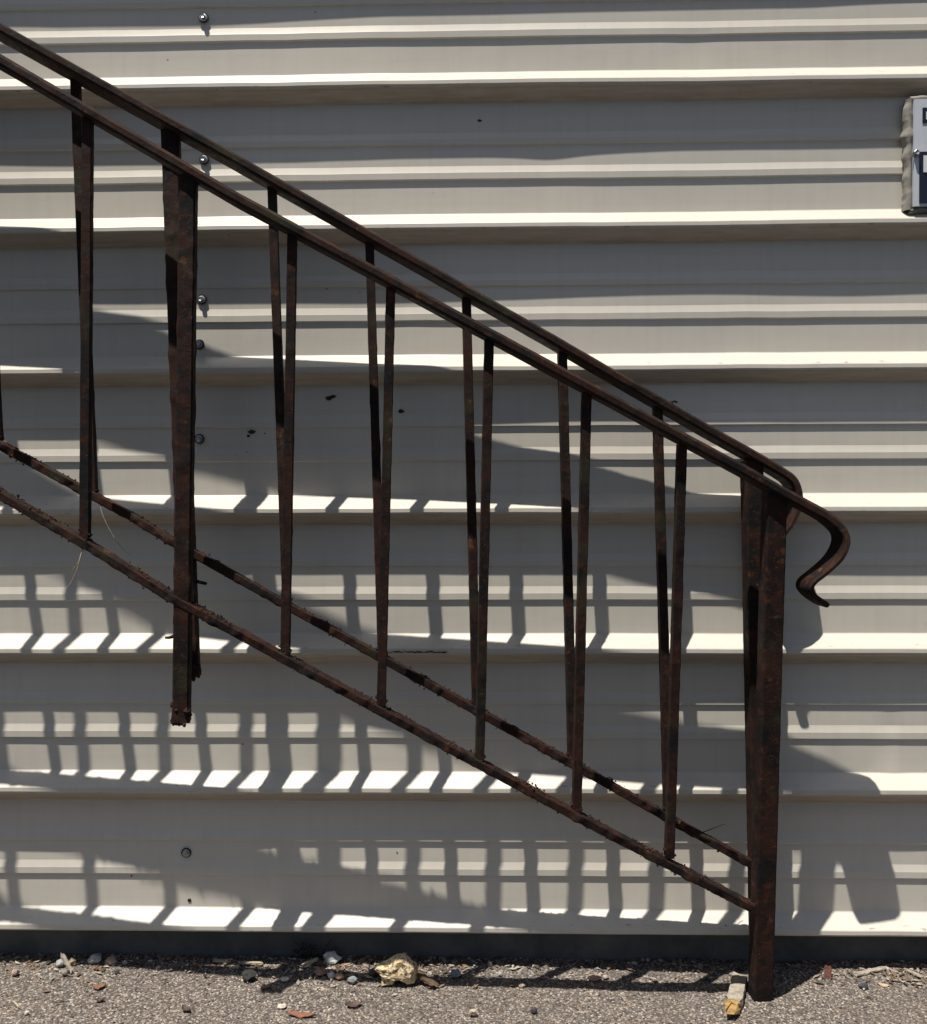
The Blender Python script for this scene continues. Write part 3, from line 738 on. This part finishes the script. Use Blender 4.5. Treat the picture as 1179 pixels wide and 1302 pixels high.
# the big yellow rock: an angular block standing on two feet
p = at_z(503, 1256, GZ); k = (p.y-CAM[1])/F_PX
out = [(-22, 30), (-10, 38), (2, 47), (10, 50), (18, 40), (26, 30), (27, 16), (24, 2), (16, 0), (8, 7), (-2, 6), (-6, -2), (-16, -2), (-18, 12), (-26, 22)]
out = [(a*k, (b*.74+2)*k) for a, b in out]
V = []; Fc = []; L = 7; N = 0
ring = []
for (i_, (a0, b0_)) in enumerate(out):
    a1, b1 = out[(i_+1) % len(out)]
    for j in range(3): ring.append((a0+(a1-a0)*j/3, b0_+(b1-b0_)*j/3))
N = len(ring); cxr = sum(a for a, _ in ring)/N; czr = sum(b for _, b in ring)/N
for l in range(L):
    t = l/(L-1); sh = (.42, .78, 1.0, 1.02, .92, .7, .35)[l]; yy = p.y+(-.002, .000, .006, .014, .024, .030, .034)[l]
    for (a, b) in ring:
        q = Vector((p.x+cxr+(a-cxr)*sh, yy, GZ+czr+(b-czr)*sh))
        nn = noise.noise(q*90)*.0045+noise.noise(q*240)*.0022
        V.append(q+Vector((nn, nn*.8, noise.noise(q*110+Vector((5, 5, 5)))*.002)))
for l in range(L-1):
    for k2 in range(N): Fc.append((l*N+k2, l*N+(k2+1) % N, (l+1)*N+(k2+1) % N, (l+1)*N+k2))
Fc.append(tuple(range(N))); Fc.append(tuple(reversed(range((L-1)*N, L*N))))
o = link_mesh('yellow_rock', V, Fc, M_ROCK, loc=(p.x, p.y, GZ)); tag(o, 'large pitted yellow rock standing in the sun at the wall foot', 'rock')
# leaves
def leaf(px, py, lpx, wpx, ang, col, label, seed=1, curl=.004):
    p = at_z(px, py, GZ+.004); k = (p.y-CAM[1])/F_PX; L_ = lpx*k; W_ = wpx*k*1.8
    V = []; n_ = 12
    for top in (0, 1):
        for i in range(n_+1):
            t = i/n_; wv = W_/2*math.sin(math.pi*min(1, t*1.02))**.8*(1+.2*noise.noise(Vector((t*8, seed, 0)))) if 0 < t < 1 else W_*.03
            for s_ in (-1, 0, 1):
                x = (t-.5)*L_; y = s_*wv; z = abs(s_)*curl*(.5+.5*noise.noise(Vector((t*5, seed, s_))))+curl*.8*(t-.5)**2*4+top*.0006
                V.append(Vector((p.x+x*math.cos(ang)-y*math.sin(ang), p.y+x*math.sin(ang)+y*math.cos(ang), p.z+z-.0025)))
    Fc = []; h = (n_+1)*3
    for i in range(n_):
        for j in range(2):
            a = i*3+j; Fc.append((a, a+3, a+4, a+1)); Fc.append((h+a, h+a+1, h+a+4, h+a+3))
        Fc.append((i*3, h+i*3, h+i*3+3, i*3+3)); Fc.append((i*3+2, i*3+5, h+i*3+5, h+i*3+2))
    o = link_mesh('dead_leaf', V, Fc, mat_simple('leaf_'+str(seed), col, .7, 0, .35, 120, .4), loc=tuple(p)); tag(o, label, 'leaf', 'dead leaves on the asphalt')
leaf(383, 1290, 40, 7, -.18, (.24, .10, .058), 'long narrow orange brown leaf lying low on the asphalt', 2)
leaf(237, 1283, 18, 5, -.7, (.07, .045, .04), 'small dark curled leaf on the asphalt left of centre', 3)
leaf(337, 1254, 15, 6, -.1, (.30, .18, .13), 'pale orange leaf just right of the black lump', 4, .003)
leaf(126, 1254, 18, 8, .1, (.21, .11, .068), 'crumpled orange brown leaf below the orange pebble', 5)
leaf(127, 1271, 12, 5, .2, (.08, .05, .04), 'dark brown leaf scrap near the crumpled orange leaf', 6)
leaf(1124, 1252, 14, 5, -.5, (.45, .34, .24), 'pale straw coloured leaf below the litter at right', 7, .002)
leaf(450, 1277, 22, 8, .3, (.10, .06, .05), 'dark torn leaf in front of the rubble heap', 8)
M_WEED = mat_simple('dead_weed', (.03, .026, .022), .9, 0, .4, 200, 0)
base = at_z(396, 1228, GZ); base.y = .034
wd = empty('dead_weed', tuple(base)); tag(wd, 'small tangle of dark dead weed against the wall base above the plaster lump', 'weed')
r_ = random.Random(4)
for k in range(22):
    x0 = base.x+r_.uniform(-.03, .03); hgt = r_.uniform(.012, .042); lean = r_.uniform(-.022, .022)
    tube('stem', [(x0, base.y, GZ), (x0+lean*.3, base.y-.004, GZ+hgt*.55), (x0+lean, base.y-r_.uniform(.002, .014), GZ+hgt*r_.uniform(.7, 1.0))], .0012, .0004, M_WEED, wd)
    if k % 2 == 0: blob('leaf', (x0+lean*.8, base.y-.006, GZ+hgt*.8), .0036, M_WEED, wd, k*1.7, 1.4, .5, .8, 1, .9)
print('objects', len(scene.objects))
